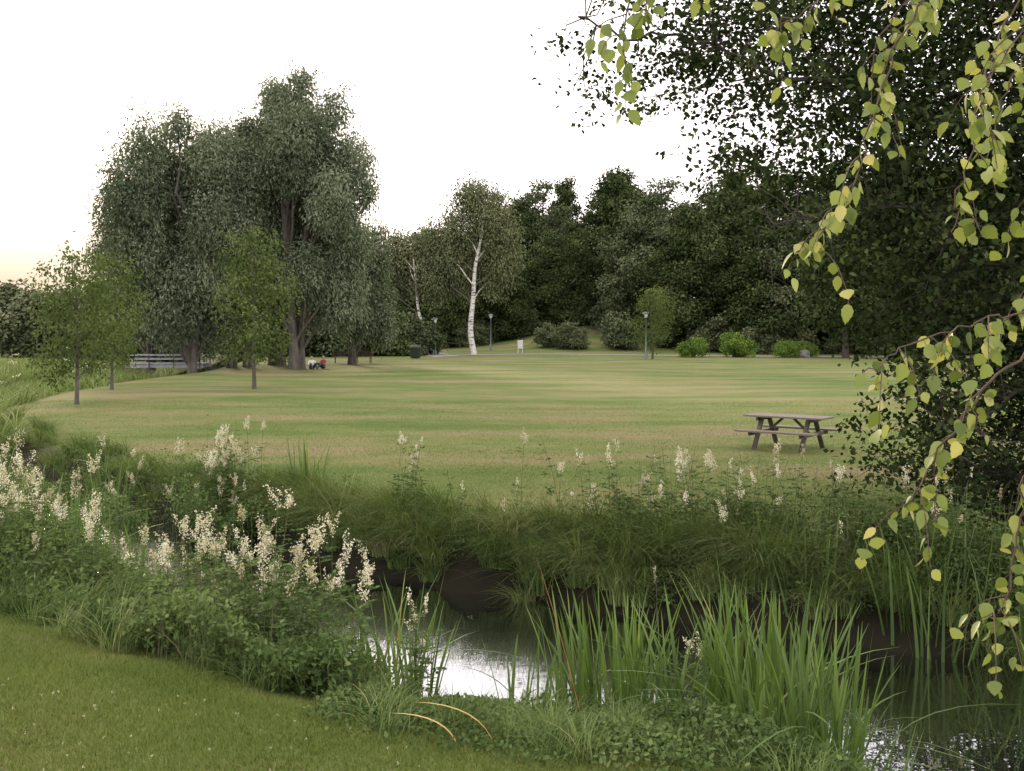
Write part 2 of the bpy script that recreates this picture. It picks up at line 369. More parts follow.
for i in range(64):
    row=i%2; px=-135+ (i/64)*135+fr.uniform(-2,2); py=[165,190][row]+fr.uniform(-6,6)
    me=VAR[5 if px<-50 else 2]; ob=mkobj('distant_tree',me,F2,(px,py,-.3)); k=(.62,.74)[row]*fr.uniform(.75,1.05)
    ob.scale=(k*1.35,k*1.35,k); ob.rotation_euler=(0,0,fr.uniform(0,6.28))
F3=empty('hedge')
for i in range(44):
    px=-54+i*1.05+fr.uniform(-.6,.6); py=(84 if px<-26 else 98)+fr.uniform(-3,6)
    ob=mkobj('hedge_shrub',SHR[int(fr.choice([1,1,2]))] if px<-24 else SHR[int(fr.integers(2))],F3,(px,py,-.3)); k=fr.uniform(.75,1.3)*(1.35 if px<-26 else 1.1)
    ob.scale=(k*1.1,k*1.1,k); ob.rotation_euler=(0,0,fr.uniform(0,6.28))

def willow(px,py,h,rw,seed,ntr=2,ncl=1500,base=.13):
    r=np.random.default_rng(seed); mb=MB(); lobes=[]
    n=24
    for i in range(n):
        f=(i+.5)/n; a=i*2.4+r.uniform(-.4,.4)
        prof=(math.sin(math.pi*min(1,.24+.70*f)))**.5
        rr=rw*prof*(r.uniform(.3,.85)); lr=rw*r.uniform(.2,.36)*max(.5,prof)
        z=h*(base+.10+(.80-base)*f)
        lobes.append((rr*math.cos(a),rr*math.sin(a),z,lr,lr,lr*1.6))
    for t in range(ntr):
        a=t*2.6+seed; b=np.array([.55*math.cos(a),.4*math.sin(a),-.3]); top=np.array([rw*.35*math.cos(a),rw*.35*math.sin(a),h*.7])
        P=catmull([b,b+(0,0,h*.12),(b+top)/2+(0,0,.5),top],5); tube(mb,P,np.linspace(.38,.08,len(P)),8,0)
        for j,l in enumerate(lobes):
            if j%ntr==t: limb(mb,P[min(len(P)-2,3+int(j/n*9))],l[:3],.12,.03,r,sag=.08)
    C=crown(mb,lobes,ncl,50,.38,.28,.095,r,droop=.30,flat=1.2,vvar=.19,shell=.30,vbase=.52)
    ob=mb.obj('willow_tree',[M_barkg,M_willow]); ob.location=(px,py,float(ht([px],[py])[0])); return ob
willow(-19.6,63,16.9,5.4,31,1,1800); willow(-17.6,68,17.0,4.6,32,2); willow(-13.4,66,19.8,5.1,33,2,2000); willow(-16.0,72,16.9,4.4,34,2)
willow(-10.6,73,10.5,2.9,35,1,750,.13); willow(-23.2,68,13.6,4.0,36,1,1100)

def single(name,me,x,y,sc=(1,1,1),rz=0):
    o=mkobj(name,me,None,(x,y,float(ht([x],[y])[0])-.03)); o.scale=sc; o.rotation_euler=(0,0,rz); return o
mY=broad('young_tree_mesh',6.6,1.8,41,M_young,ncl=230,npl=22,L=.15,W=.10,nl=15,base=.22,tr=.085,cr=.26,shape='tall',bark=M_barkg)
mY2=broad('young_tree_mesh_b',5.4,1.8,42,M_young,ncl=200,npl=22,L=.14,W=.09,nl=13,base=.22,tr=.08,cr=.27,bark=M_barkg,shape='tall')
single('young_tree',mY,-10.3,42,(.95,.95,1.02)); single('young_tree',mY2,-14.1,34,(.85,.85,.98),1.); single('young_tree',mY,-16.2,42.5,(.8,.8,.88),2.5)
single('young_tree',mY2,11.5,86,(1.1,1.1,1.15),2.)
mB=broad('garden_bush_mesh',1.9,1.5,51,M_bush,ncl=170,npl=40,L=.17,W=.10,nl=8,base=.15,tr=.05,cr=.22)
for x,y,k in ((16,92,1.05),(19.6,92,1.15),(23.8,91.5,.95),(26,93,.75)): single('garden_bush',mB,x,y,(k,k*.9,k*(.9+.1*math.sin(x))),x)
for x,y,k in ((6.3,113,.78),(11.6,113,1.05),(4.2,116,.7)): single('rhododendron_bush',SHR[1],x,y,(k*1.25,k,k),x)
single('broadleaf_tree',VAR[1],28.6,90,(.9,.9,.95),1.1); single('broadleaf_tree',VAR[0],36,88,(1,1,1),2.1)

def birch(x,y,pts,lobes,seed,ncl,tr):
    r=np.random.default_rng(seed); mb=MB(); tc=catmull(pts,5); tube(mb,tc,np.linspace(tr,tr*.25,len(tc)),8,0)
    for j,l in enumerate(lobes):
        k=int(np.clip(np.abs(tc[:,2]-(l[2]-2.6)).argmin(),1,len(tc)-1)); limb(mb,tc[k],l[:3],tr*.26,.03,r,sag=.08,mat=0 if j%2==0 else 2)
    C=crown(mb,lobes,ncl,34,.44,.27,.16,r,droop=.5,flat=1.5,shell=.4,vvar=.12,vbase=.55)
    o=mb.obj('birch_tree',[M_birch,M_birchleaf,M_barkg]); o.location=(x,y,float(ht([x],[y])[0])-.1); return o
birch(-3.6,100,[(0,0,0),(-.35,0,2.5),(-.1,0,5.5),(.1,0,8.5),(.7,0,11.5),(.9,0,14)],
   [(-2.6,.6,9.2,1.9,1.4,2.2),(-4.2,.6,7.4,1.8,1.4,2.4),(-1.6,.4,12.2,2.1,1.5,2),(.8,.4,14.4,2,1.5,2.0),(2.4,.4,12,1.8,1.4,2.3),(3.1,.8,9.2,1.5,1.4,2.5),(-.4,1,15,1.8,1.2,1.6),(-4.2,1,10.6,1.8,1.2,2),(.3,1.4,10.6,1.8,1.2,2.4),(-1.6,1.6,7.6,1.3,1,1.8),(1.5,1.5,7.2,1,1,1.6)],61,820,.30)
birch(-7.4,101,[(0,0,0),(-.7,-.1,2),(-1.5,-.2,4.0),(-1.8,-.1,6.4),(-2.1,0,9.5)],
   [(-2.6,1.5,9.4,2,1.5,2.2),(-4.4,1.8,7.6,1.7,1.2,2.6),(-1,1.7,10.2,1.9,1.5,2),(.6,2.4,8.2,1.5,1.2,2.0),(-4.2,2,10.6,1.7,1.2,1.6),(-5.8,2,6.8,1.2,1,1.8),(-2.2,2.6,8.0,1.6,1,1.8)],62,460,.22)

# ---------------- alder
r=np.random.default_rng(77); mb=MB(); bz=float(ht([8.4],[13.8])[0])
trunk=catmull([(8.4,13.8,bz-.2),(8.2,13.7,2),(7.9,13.4,5),(7.7,13.2,8.5),(7.4,13,11.5)],6); tube(mb,trunk,np.linspace(.32,.06,len(trunk)),10,0)
LB=[[(8.1,13.6,3.2),(6.9,13.1,4.5),(5.6,12.4,4.6),(4.3,12.5,5.3),(3.1,12.1,5.3),(2.2,12,5.7),(1.3,11.8,5.7),(.75,11.9,5.95)],
    [(7.9,13.4,4.8),(6.9,12.6,6.1),(5.5,12.4,6.3),(4.2,11.9,7.1),(3.1,11.6,7.0),(2.2,11.5,7.4)],
    [(8.2,13.7,2.2),(7,12.6,3.3),(5.6,12.5,3.2),(4.6,12.1,3.8),(3.0,12,3.6)],
    [(8.3,13.7,1.2),(6.8,12.4,1.9),(5.8,12,1.7),(4.9,11.8,1.1)],[(8.3,13.7,.8),(7,12.6,1.0),(5.9,12.3,.7)],
    [(7.9,13.4,5.2),(6.6,13,7.4),(5.0,12.6,8.6),(3.6,12.2,9.2)],
    [(8.1,13.6,3.6),(9.6,13,5),(11.2,12.6,5.8)],[(8.2,13.6,2.6),(9.3,12.5,3.2),(10.4,12,3.2)],
    [(7.7,13.2,7.5),(9,13,9),(10.2,13,9.6)],[(7.9,13.5,4),(6.6,14.4,5.4),(5.6,15,5.4),(4.6,15.2,6.1),(3,15.4,6.1)],
    [(8,13.5,3.4),(6.5,14.8,4.0),(4.9,15.4,4.3),(3.6,15.3,4.1)],[(7.6,13,9),(7,12.5,10.5),(6.2,12,11.4)]]
LP=[]
for L in LB:
    C=catmull(L,6); C[1:-1]+=r.normal(0,.03,(len(C)-2,3)); tube(mb,C,.012+.05*np.linspace(1,0,len(C))**1.5,6,0); LP.append(C[2:])
LP=np.concatenate(LP)
zz=[-.2,.3,1.8,2.3,3.4,4.0,4.6,5.0,5.4,5.9,6.5,7.5,9,11.5]; xm=[4.9,4.5,4.6,3.9,3.2,2.6,2.1,1.4,.7,.35,.7,1.2,2.6,5]
n=17000; CX=r.uniform(.3,9.5,n); CZ=r.uniform(-.3,11.5,n); x0=np.interp(CZ,zz,xm)
dens=np.clip((CX-x0)/2.2,0,1)**.9; dens=np.where(CX<x0,0,.08+.92*dens)*np.where(CZ>7.3,.2,1)*np.where(CZ<2.8,1.5,1)
hole=.5+.5*np.sin(CX*2.3+1.3*np.sin(CZ*1.7))*np.sin(CZ*2.6+CX*.7); hf=np.clip((CX-2.2)/2.2,0,1); dens*=np.where(CZ>4.2,(.16+1.0*hf)+(.85-.75*hf)*hole,1)
ok=r.uniform(size=n)<dens*.62
C=np.column_stack([CX,13+r.normal(0,1.1,n),CZ])[ok]; C=C[C[:,2]>ht(C[:,0],C[:,1])+.05]
print('alder clusters',len(C))
for c in C[::3]:
    k=((LP-c)**2*np.array([1,1,1.4])).sum(1).argmin()
    P=limb(mb,LP[k],c,.010,.003,r,3,4,.09)
npl=24; ci=np.repeat(np.arange(len(C)),npl); nn=len(ci); cs=r.uniform(.5,1.5,len(C))[ci][:,None]
off=tn(r,(nn,3))*np.array([.19,.19,.11])*cs
leaves(mb,T4,C[ci]+off,unit(off*2+r.normal(size=(nn,3))*.5+(0,0,-.25)),unit(r.normal(size=(nn,3))*.6+(0,-.2,.8)),.086*r.uniform(.5,1.25,nn),.068*r.uniform(.7,1.2,nn),(.47+r.normal(0,.2,len(C)))[ci]+r.normal(0,.13,nn),1)
mb.obj('alder_tree',[M_bark,M_alder])

# ---------------- near birch with hanging twigs
r=np.random.default_rng(99); mb=MB(); bz=float(ht([4.3],[2.6])[0])
tr=catmull([(4.3,2.6,bz-.2),(4.2,2.65,1.5),(4.25,2.7,3.5),(4.4,2.8,6.5)],6); tube(mb,tr,np.linspace(.16,.07,len(tr)),12,0)
TW=[[(4.2,2.7,3.3),(3.2,2.9,3.95),(2.4,2.9,3.95),(1.6,2.85,3.68),(.9,2.8,3.44),(.5,2.8,3.40),(.34,2.8,3.32),(.29,2.8,3.18),(.33,2.8,3.05)],
 [(2.4,2.9,3.95),(1.7,2.9,3.78),(1.25,2.85,3.45),(1.05,2.8,3.2),(.97,2.8,3.0),(.92,2.8,2.8),(.82,2.78,2.66),(.75,2.78,2.6)],
 [(2.4,2.9,3.95),(1.9,2.9,3.7),(1.45,2.85,3.38),(1.27,2.8,3.1),(1.22,2.8,2.85),(1.17,2.8,2.66)],
 [(4.2,2.65,2.4),(3.2,2.8,3.0),(2.2,2.8,2.95),(1.75,2.8,2.9),(1.5,2.8,2.8),(1.4,2.8,2.62),(1.36,2.8,2.45)],
 [(3.2,2.8,3.0),(2.3,2.8,2.8),(1.8,2.8,2.62),(1.4,2.75,2.47),(1.2,2.7,2.42),(1.03,2.7,2.36),(.9,2.7,2.29)],
 [(1.5,2.77,2.5),(1.28,2.72,2.3),(1.16,2.7,2.18),(1.06,2.7,2.02),(1.0,2.7,1.93)],
 [(1.6,2.77,2.56),(1.43,2.72,2.3),(1.34,2.7,2.05),(1.29,2.7,1.85),(1.27,2.7,1.7),(1.21,2.7,1.66)],
 [(1.6,2.85,3.68),(1.2,2.8,3.5),(.95,2.8,3.36),(.78,2.8,3.25),(.68,2.8,3.2)],
 [(2.4,2.9,3.95),(2.0,3.1,3.6),(1.6,3.1,3.3),(1.46,3.1,3.1),(1.4,3.1,2.9)],
 [(1.9,2.9,3.7),(1.5,2.6,3.4),(1.3,2.55,3.2),(1.15,2.5,3.02),(1.1,2.5,2.9)],
 [(2.0,3.1,3.6),(1.3,3.0,3.42),(1.1,3.0,3.3),(1.0,3.0,3.15)],
 [(1.8,2.8,2.62),(1.5,2.6,2.45),(1.35,2.55,2.3),(1.25,2.5,2.18)],
 [(2.0,3.1,3.6),(1.65,2.9,3.2),(1.5,2.85,3.0),(1.42,2.85,2.8),(1.38,2.8,2.7)]]
LPn=[];LDn=[]
def putleaves(C,r,start,step):
    seg=np.linalg.norm(np.diff(C,axis=0),axis=1); cum=np.concatenate([[0],np.cumsum(seg)]); s=start
    side=1
    while s<cum[-1]:
        p=np.array([np.interp(s,cum,C[:,q]) for q in range(3)])
        if p[0]<2.2:
            d=unit(np.array([side*r.uniform(.1,.8),r.normal(0,.5),-.75+r.normal(0,.3)])); side=-side
            q=p+d*r.uniform(.012,.022); tube(mb,[p,q],[.0009,.0007],3,2,.5); LPn.append(q); LDn.append(unit(d+np.array([0,0,-.5])+r.normal(size=3)*.25))
        s+=step*r.uniform(.6,1.5)
for i,L in enumerate(TW):
    C=catmull(L,7); C[2:-1]+=r.normal(0,.006,(len(C)-3,3)); l=np.linalg.norm(np.diff(C,axis=0),axis=1).sum()
    r0=.012 if i in (0,3) else .005; tube(mb,C,.0016+(r0-.0016)*np.linspace(1,0,len(C))**1.6,6,2,.5)
    putleaves(C,r,l*.45,.034)
    for k in range(int(len(C)*.35),len(C)-2,3):
        if C[k][0]>2: continue
        a=C[k]; ln=r.uniform(.08,.2); d=unit(np.array([r.normal(-.2,.6),r.normal(0,.5),-.5]))
        b=a+d*ln*.5; c=b+unit(d+np.array([0,0,-1.]))*ln*.6
        Q=catmull([a,b,c],5); tube(mb,Q,np.linspace(.002,.001,len(Q)),4,2,.5); putleaves(Q,r,.02,.027)
P=np.array(LPn);Dn=np.array(LDn);n=len(P); print('near leaves',n)
leaves(mb,TS,P,Dn,unit(r.normal(size=(n,3))*.7+(0,-.8,.3)),r.uniform(.024,.056,n),r.uniform(.018,.042,n),np.clip(r.normal(.5,.22,n),0,1),1)
mb.obj('birch_tree',[M_birch,M_nearleaf,M_twig],True)

# ------------------------------------------------------------------ bank vegetation
def vnoise(x,y): return .5+.25*np.sin(x*2.1+1.3*np.sin(y*1.7))+.25*np.sin(y*2.9+x*1.1+2)
def herbmass(name,X,s,hmax,r,L=(.028,.062),mat=M_herb,vb=.5):
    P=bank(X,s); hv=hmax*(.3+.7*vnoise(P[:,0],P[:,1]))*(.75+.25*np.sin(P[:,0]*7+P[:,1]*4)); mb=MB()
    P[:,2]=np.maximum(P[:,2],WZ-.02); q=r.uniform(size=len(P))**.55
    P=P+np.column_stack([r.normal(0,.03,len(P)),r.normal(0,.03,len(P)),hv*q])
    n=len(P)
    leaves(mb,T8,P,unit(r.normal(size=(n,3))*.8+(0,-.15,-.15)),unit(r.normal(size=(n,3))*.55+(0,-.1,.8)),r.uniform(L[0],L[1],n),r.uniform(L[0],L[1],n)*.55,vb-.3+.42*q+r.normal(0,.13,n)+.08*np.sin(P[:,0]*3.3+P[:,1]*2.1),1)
    k=n//25; B=P[:k].copy(); B[:,2]-=hv[:k]*q[:k]
    blades(mb,B,hv[:k]*1.25,.006,r.uniform(0,6.28,k),.1,.1,2,.5,0,r=r)
    return mb.obj(name,[M_stem,mat])
r=np.random.default_rng(3)
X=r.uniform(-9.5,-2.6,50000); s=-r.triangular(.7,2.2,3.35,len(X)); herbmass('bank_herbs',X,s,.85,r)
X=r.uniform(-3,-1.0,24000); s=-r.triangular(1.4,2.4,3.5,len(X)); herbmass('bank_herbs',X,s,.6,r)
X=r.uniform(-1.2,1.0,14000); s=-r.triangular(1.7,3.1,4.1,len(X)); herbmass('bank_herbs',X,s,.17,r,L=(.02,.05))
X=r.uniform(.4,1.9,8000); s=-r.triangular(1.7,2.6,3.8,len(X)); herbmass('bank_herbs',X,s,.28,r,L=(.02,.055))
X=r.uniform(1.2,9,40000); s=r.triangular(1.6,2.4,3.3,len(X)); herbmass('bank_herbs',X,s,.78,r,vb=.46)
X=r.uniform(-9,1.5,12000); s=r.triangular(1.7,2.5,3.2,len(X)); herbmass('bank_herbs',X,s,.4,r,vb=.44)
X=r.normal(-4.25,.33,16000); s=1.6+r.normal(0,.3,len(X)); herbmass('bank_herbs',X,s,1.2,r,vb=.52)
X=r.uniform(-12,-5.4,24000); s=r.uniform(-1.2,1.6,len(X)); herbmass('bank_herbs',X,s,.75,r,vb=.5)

def tussocks(name,nt_,xr,sr,h,per,r,leanw=.5,mat=M_tus,w=.007,vb=.5,pts=None):
    mb=MB(); cx=r.uniform(xr[0],xr[1],nt_); cs=r.uniform(sr[0],sr[1],nt_); hh=r.uniform(h[0],h[1],nt_); cv=vb+r.normal(0,.16,nt_)
    B=bank(cx,cs) if pts is None else pts
    ci=np.repeat(np.arange(nt_),per); n=len(ci); a=r.uniform(0,6.28,n); rad=r.uniform(0,.15 if pts is None else .5,n)
    P=B[ci]; P[:,0]+=rad*np.cos(a);P[:,1]+=rad*np.sin(a)
    sg=np.sign(sr[0]) ; az=np.where(r.uniform(size=n)<leanw,math.atan2(-.9*sg,-.42*sg)+r.normal(0,.55,n),a)
    blades(mb,P,hh[ci]*r.uniform(.6,1.2,n),w*r.uniform(.7,1.4,n),az,r.uniform(.05,.3,n),r.uniform(.35,1.0,n),5 if pts is None else 3,cv[ci]+r.normal(0,.14,n),0,c=.72,r=r)
    return mb.obj(name,[mat],True)
tussocks('tussock_grass',150,(-3.6,3.2),(1.6,2.7),(.45,.95),150,r,.6,vb=.62,w=.009)
tussocks('tussock_grass',100,(2.5,9),(1.6,2.9),(.5,.9),90,r,.5,vb=.5,w=.008)
tussocks('tussock_grass',80,(-14,-3),(1.6,2.9),(.5,.8),90,r,.4,w=.009)
tussocks('tussock_grass',110,(-9,-1.5),(-3.4,-1.6),(.35,.7),80,r,.4)
tussocks('tussock_grass',60,(-1.2,1.9),(-3.9,-1.9),(.15,.35),60,r,.4)
nb=1500; k=r.integers(150,252,nb); s_=np.where(r.uniform(size=nb)<.5,r.uniform(-3,1.75,nb),r.uniform(-14,-1,nb)); Pb=CL[k]+CN[k]*s_[:,None]+r.normal(0,.3,(nb,2))
Pb=np.column_stack([Pb,np.maximum(ht(Pb[:,0],Pb[:,1]),WZ-.1)])
tussocks('reed_bed',nb,(0,1),(-1,-.9),(.85,1.5),26,r,.1,mat=M_reed,w=.04,vb=.6,pts=Pb)
kk=r.integers(0,nb,90); U=Pb[kk]+np.column_stack([r.normal(0,.3,(90,2)),r.uniform(.9,1.5,90)]); U=np.repeat(U,14,0)+r.normal(size=(90*14,3))*np.array([.09,.09,.03])
mb=MB(); leaves(mb,T4,U,rdir(len(U),r),rdir(len(U),r),.06,.06,.6,0); mb.obj('cow_parsley_flowers',[M_flower])

def iris(name,clumps,r,mat=M_iris,dead=0,vb=.5):
    mb=MB()
    for (x,s,h,n,rad) in clumps:
        a=r.uniform(0,6.28,n); q=rad*np.sqrt(r.uniform(size=n)); P=bank(np.full(n,x)+q*np.cos(a),np.full(n,s)+q*np.sin(a)*.7)
        P[:,2]=np.maximum(P[:,2],WZ-.06)
        az=a+r.normal(0,.7,n); fl=r.uniform(size=n)<.16
        blades(mb,P,h*r.uniform(.45,1.1,n),r.uniform(.018,.036,n),az,r.uniform(.0,.28,n),np.where(fl,r.uniform(.5,.9,n),r.uniform(0,.2,n)),8,vb+r.normal(0,.17,n),0,taper=.45,c=.65,r=r)
    for (x,s,h,az,dr,m_) in (dead or []):
        P=bank(np.array([x]),np.array([s])); P[:,2]=np.maximum(P[:,2],-.6)
        blades(mb,P,h,.028,np.array([az]),.25,dr,8,.5,m_,taper=.45,c=.6,r=r,twist=np.array([.2]))
    return mb.obj(name,[mat,M_irisdead,M_strawm],True)
iris('iris_plant',[(-1.0,-1.7,1.15,34,.22),(-.75,-2.1,1.0,20,.2)],r)
iris('iris_plant',[(.75,-1.9,1.1,80,.28),(.45,-2.1,.9,30,.2),(1.0,-2.3,.9,30,.2)],r,dead=[(.46,-2.75,1.1,2.7,.05,1),(-.1,-3.6,.45,3.0,.8,2),(-.3,-3.8,.35,2.9,.9,2)])
iris('iris_plant',[(1.25,-2.2,1.0,40,.22),(.1,-1.5,.75,16,.2)],r)
iris('iris_plant',[(1.65,-2.1,1.2,100,.3),(1.95,-2.0,1.15,70,.24),(1.5,-2.7,.95,50,.25),(1.8,-2.8,.95,50,.22)],r)
iris('iris_plant',[(2.3,-2.0,.75,14,.15)],r)
iris('iris_plant',[(-5.3,-1.1,1.15,70,.5),(-4.6,-.8,1.0,40,.4),(-3.0,2.5,.95,40,.25),(-6.6,1.5,1.1,50,.5),(-6.2,0,1.0,60,.5)],r,vb=.45)
iris('iris_plant',[(4.0,1.6,1.1,60,.5),(5.0,1.55,1.2,70,.5),(3.0,1.8,.9,40,.4),(6.2,1.5,1.2,70,.5),(5.5,1.7,1.1,50,.4)],r,vb=.3)
iris('iris_plant',[(-9.2,-1.2,1.1,60,.5),(-8,-1,1.0,50,.5),(-9,.3,1.1,60,.6),(-7.6,.4,1.0,60,.6)],r)

def meadowsweet(name,pl,r,fl=1.0,vb=.5,fs=1.0):
    mb=MB(); FP=[];FV=[];LP_=[];LD=[];LS=[]
    xs_=np.array([p[0] for p in pl]);ss=np.array([p[1] for p in pl]); B=bank(xs_,ss)
    for b,p in zip(B,pl):
        h=p[2]*r.uniform(.65,1.15); az=r.uniform(0,6.28); ln=r.uniform(0,.28)
        top=b+np.array([math.cos(az)*ln*h,math.sin(az)*ln*h,h]); mid=(b+top)/2+np.array([0,0,.03])-np.array([math.cos(az),math.sin(az),0])*ln*.15*h
        C=catmull([b,mid,top],3); tube(mb,C,np.linspace(.0045,.002,len(C)),3,0)
        for k in range(int(h*14)):
            t=r.uniform(.12,.9); q=b+(top-b)*t; a=r.uniform(0,6.28); d=np.array([math.cos(a),math.sin(a),r.uniform(-.1,.5)]); l=r.uniform(.08,.2)*(1.15-t*.7)
            for u in (.35,.6,.85):
                for sg in (-1,1):
                    LP_.append(q+d*l*u); LD.append(d*.4+np.array([-math.sin(a),math.cos(a),0])*sg); LS.append(.055*(1.1-.5*t))
            LP_.append(q+d*l); LD.append(d); LS.append(.07*(1.1-.5*t))
        if r.uniform()<fl:
            nb=r.integers(3,8); big=r.uniform(.55,1.35)*fs; hv=r.normal(0,.2)
            for k in range(nb):
                a=r.uniform(0,6.28); e=r.uniform(.1,.7); d=unit(np.array([math.cos(a)*e,math.sin(a)*e,1.])); l=r.uniform(.05,.16)*big
                o_=top-np.array([0,0,r.uniform(0,.12)]); tube(mb,[o_,o_+d*l],[.0015,.001],3,0)
                m_=int(34*big); t=r.uniform(.25,1.15,m_)[:,None]
                FP.append(o_+d*l*t+r.normal(size=(m_,3))*.013*big*(1.3-.6*t)); FV.append(np.full(m_,.5+hv))
    LP_=np.array(LP_);n=len(LP_)
    leaves(mb,T8,LP_,np.array(LD),unit(r.normal(size=(n,3))*.4+(0,0,1)),np.array(LS),np.array(LS)*.5,vb+r.normal(0,.15,n),1)
    if FP:
        FP=np.concatenate(FP);FV=np.concatenate(FV);n=len(FP)
        leaves(mb,T4,FP,rdir(n,r),rdir(n,r),r.uniform(.010,.018,n),r.uniform(.010,.017,n),FV+r.normal(0,.15,n),2)
    return mb.obj(name,[M_stem,M_herb,M_flower])
def grp(cx,cs,h,n,sx,ss_): return [(cx+r.normal(0,sx),cs+r.normal(0,ss_),h) for _ in range(n)]
meadowsweet('meadowsweet_plant',grp(-4.9,-2.4,1.25,46,.4,.3),r,.65,fs=1.2)
meadowsweet('meadowsweet_plant',grp(-3.9,-2.3,.95,30,.35,.3),r,.35,fs=1.1)
meadowsweet('meadowsweet_plant',grp(-2.9,-2.2,.9,30,.3,.3),r,.35)
meadowsweet('meadowsweet_plant',grp(-1.75,-2.2,1.12,64,.33,.3),r,.5,fs=1.1)
meadowsweet('meadowsweet_plant',grp(-2.2,-2.5,.9,24,.3,.25),r,.4)
meadowsweet('meadowsweet_plant',grp(-.6,-2.0,.75,6,.12,.15),r,.7,fs=.8)
meadowsweet('meadowsweet_plant',grp(1.1,-1.9,.7,6,.15,.2),r,.6,fs=.7)
meadowsweet('meadowsweet_plant',grp(-4.2,1.7,1.1,54,.28,.25),r,.55)
meadowsweet('meadowsweet_plant',grp(-6.4,1.6,.8,24,.6,.3),r,.4)
meadowsweet('meadowsweet_plant',grp(-1.4,2.5,1.0,9,.15,.2),r,.7,.4,.8)
meadowsweet('meadowsweet_plant',grp(.6,2.6,.6,14,.7,.3),r,.6,.4,.7)
meadowsweet('meadowsweet_plant',grp(2.0,2.6,1.0,60,.7,.4),r,.5,.46,.75)
meadowsweet('meadowsweet_plant',grp(4.0,2.5,1.0,60,.8,.4),r,.35,.42,.75)

# ------------------------------------------------------------------ lawn blades
r=np.random.default_rng(8); mb=MB()
n=520000; yq=r.uniform(2.6,10.5,n); xq=-yq*r.uniform(-.28,.56,n); s=sdist(xq,yq); ok=(s<-3.1-.25*np.sin(xq*3)-r.exponential(.12,n)-.75*smooth(1.2,2.4,xq)); keep=r.uniform(size=n)<np.clip(yq/7,.2,1); ok&=keep
xq,yq,s=xq[ok],yq[ok],s[ok]; P=np.column_stack([xq,yq,ht_s(xq,yq,s)]); n=len(P); print('near blades',n)
pat=.5*np.sin(xq*2.3+np.sin(yq*3.1)*1.4)*np.sin(yq*2.7+xq)+.4*np.sin(xq*7.1+yq*3)*np.sin(yq*6.3-xq*2)
blades(mb,P,r.uniform(.02,.05,n),r.uniform(.003,.0055,n),r.uniform(0,6.28,n),r.uniform(.1,.6,n),.3,1,.47+.10*pat+r.normal(0,.14,n),0,taper=1,r=r)
n=380000; yq=10+26*r.uniform(size=n)**1.9; xq=yq*r.uniform(-.56,.54,n); s=sdist(xq,yq); ok=s>2.6
xq,yq,s=xq[ok],yq[ok],s[ok]; P=np.column_stack([xq,yq,ht_s(xq,yq,s)]); n=len(P)
edge=1-smooth(2.6,3.4,s)
dry=.17*np.sin(xq*.9+1.7*np.sin(yq*.8))*np.sin(yq*1.3+.5*xq)+.10*np.sin(yq*2.4+.3*xq+1.5*np.sin(xq*.4))+.1*np.sin(xq*3.1+yq*1.7)*np.sin(yq*4.1-xq)
blades(mb,P,r.uniform(.02,.035,n)*(1+3.5*edge*r.uniform(size=n)),r.uniform(.006,.011,n),r.uniform(0,6.28,n),r.uniform(.1,.6,n),.3,1,.6+r.normal(0,.2,n)+dry-.1*edge,0,taper=1,r=r)
mb.obj('lawn_grass',[M_grass])
n=110; yq=r.uniform(3.8,6.5,n); xq=-yq*r.uniform(.05,.5,n); s=sdist(xq,yq); ok=s<-4
P=np.column_stack([xq,yq,ht_s(xq,yq,s)+.03])[ok]; P=np.repeat(P,8,0)+r.normal(size=(ok.sum()*8,3))*.003; mb=MB()
leaves(mb,T4,P,rdir(len(P),r),rdir(len(P),r),.006,.006,.3,0); mb.obj('clover_flowers',[M_flower])

# ------------------------------------------------------------------ built objects
def beam(name,p0,p1,w,h,mat,parent,bev=.006,up=(0,0,1)):
    p0=Vector(p0);p1=Vector(p1);d=p1-p0;L=d.length;d.normalize();u=Vector(up)
    if abs(d.dot(u))>.98: u=Vector((1,0,0))
    sx=u.cross(d).normalized(); uu=d.cross(sx)
    vs=[];c=(p0+p1)/2
    for a in (-1,1):
        for b_ in (-1,1):
            for e in (-1,1): vs.append(c+d*(a*L/2)+sx*(b_*w/2)+uu*(e*h/2))
    me=D2.meshes.new(name); me.from_pydata([tuple(v) for v in vs],[],[(0,1,3,2),(4,6,7,5),(0,4,5,1),(2,3,7,6),(0,2,6,4),(1,5,7,3)]); me.materials.append(mat)
    o=mkobj(name,me,parent); mo=o.modifiers.new('bevel','BEVEL'); mo.width=bev; mo.segments=2; return o
tz=float(ht([5.65],[21.2])[0])
T=empty('picnic_table',(5.58,21.2,tz-.02),math.radians(-38)); T.scale=(.92,.92,.92)
for i in range(5): beam('top_plank_%d'%i,(-.9,-.30+i*.15,.735),(.9,-.30+i*.15,.735),.138,.04,M_wood,T)
for sg,nm in ((-1,'front'),(1,'back')):
    for i in range(2): beam('bench_%s_plank_%d'%(nm,i),(-.9,sg*(.62+i*.14),.435),(.9,sg*(.62+i*.14),.435),.13,.04,M_wood,T)
for x,nm in ((-.58,'left'),(.58,'right')):
    beam('seat_bearer_'+nm,(x,-.76,.375),(x,.76,.375),.045,.075,M_woodd,T)
    beam('top_bearer_'+nm,(x,-.36,.675),(x,.36,.675),.045,.075,M_woodd,T)
    for sg in (-1,1): beam('leg_%s_%d'%(nm,sg),(x+.046*(1 if x<0 else -1),sg*.62,.0),(x+.046*(1 if x<0 else -1),sg*.18,.70),.045,.10,M_woodd,T,up=(1,0,0))
beam('brace_left',(-.5,0,.37),(-.12,0,.70),.05,.05,M_woodd,T); beam('brace_right',(.5,0,.37),(.12,0,.70),.05,.05,M_woodd,T)

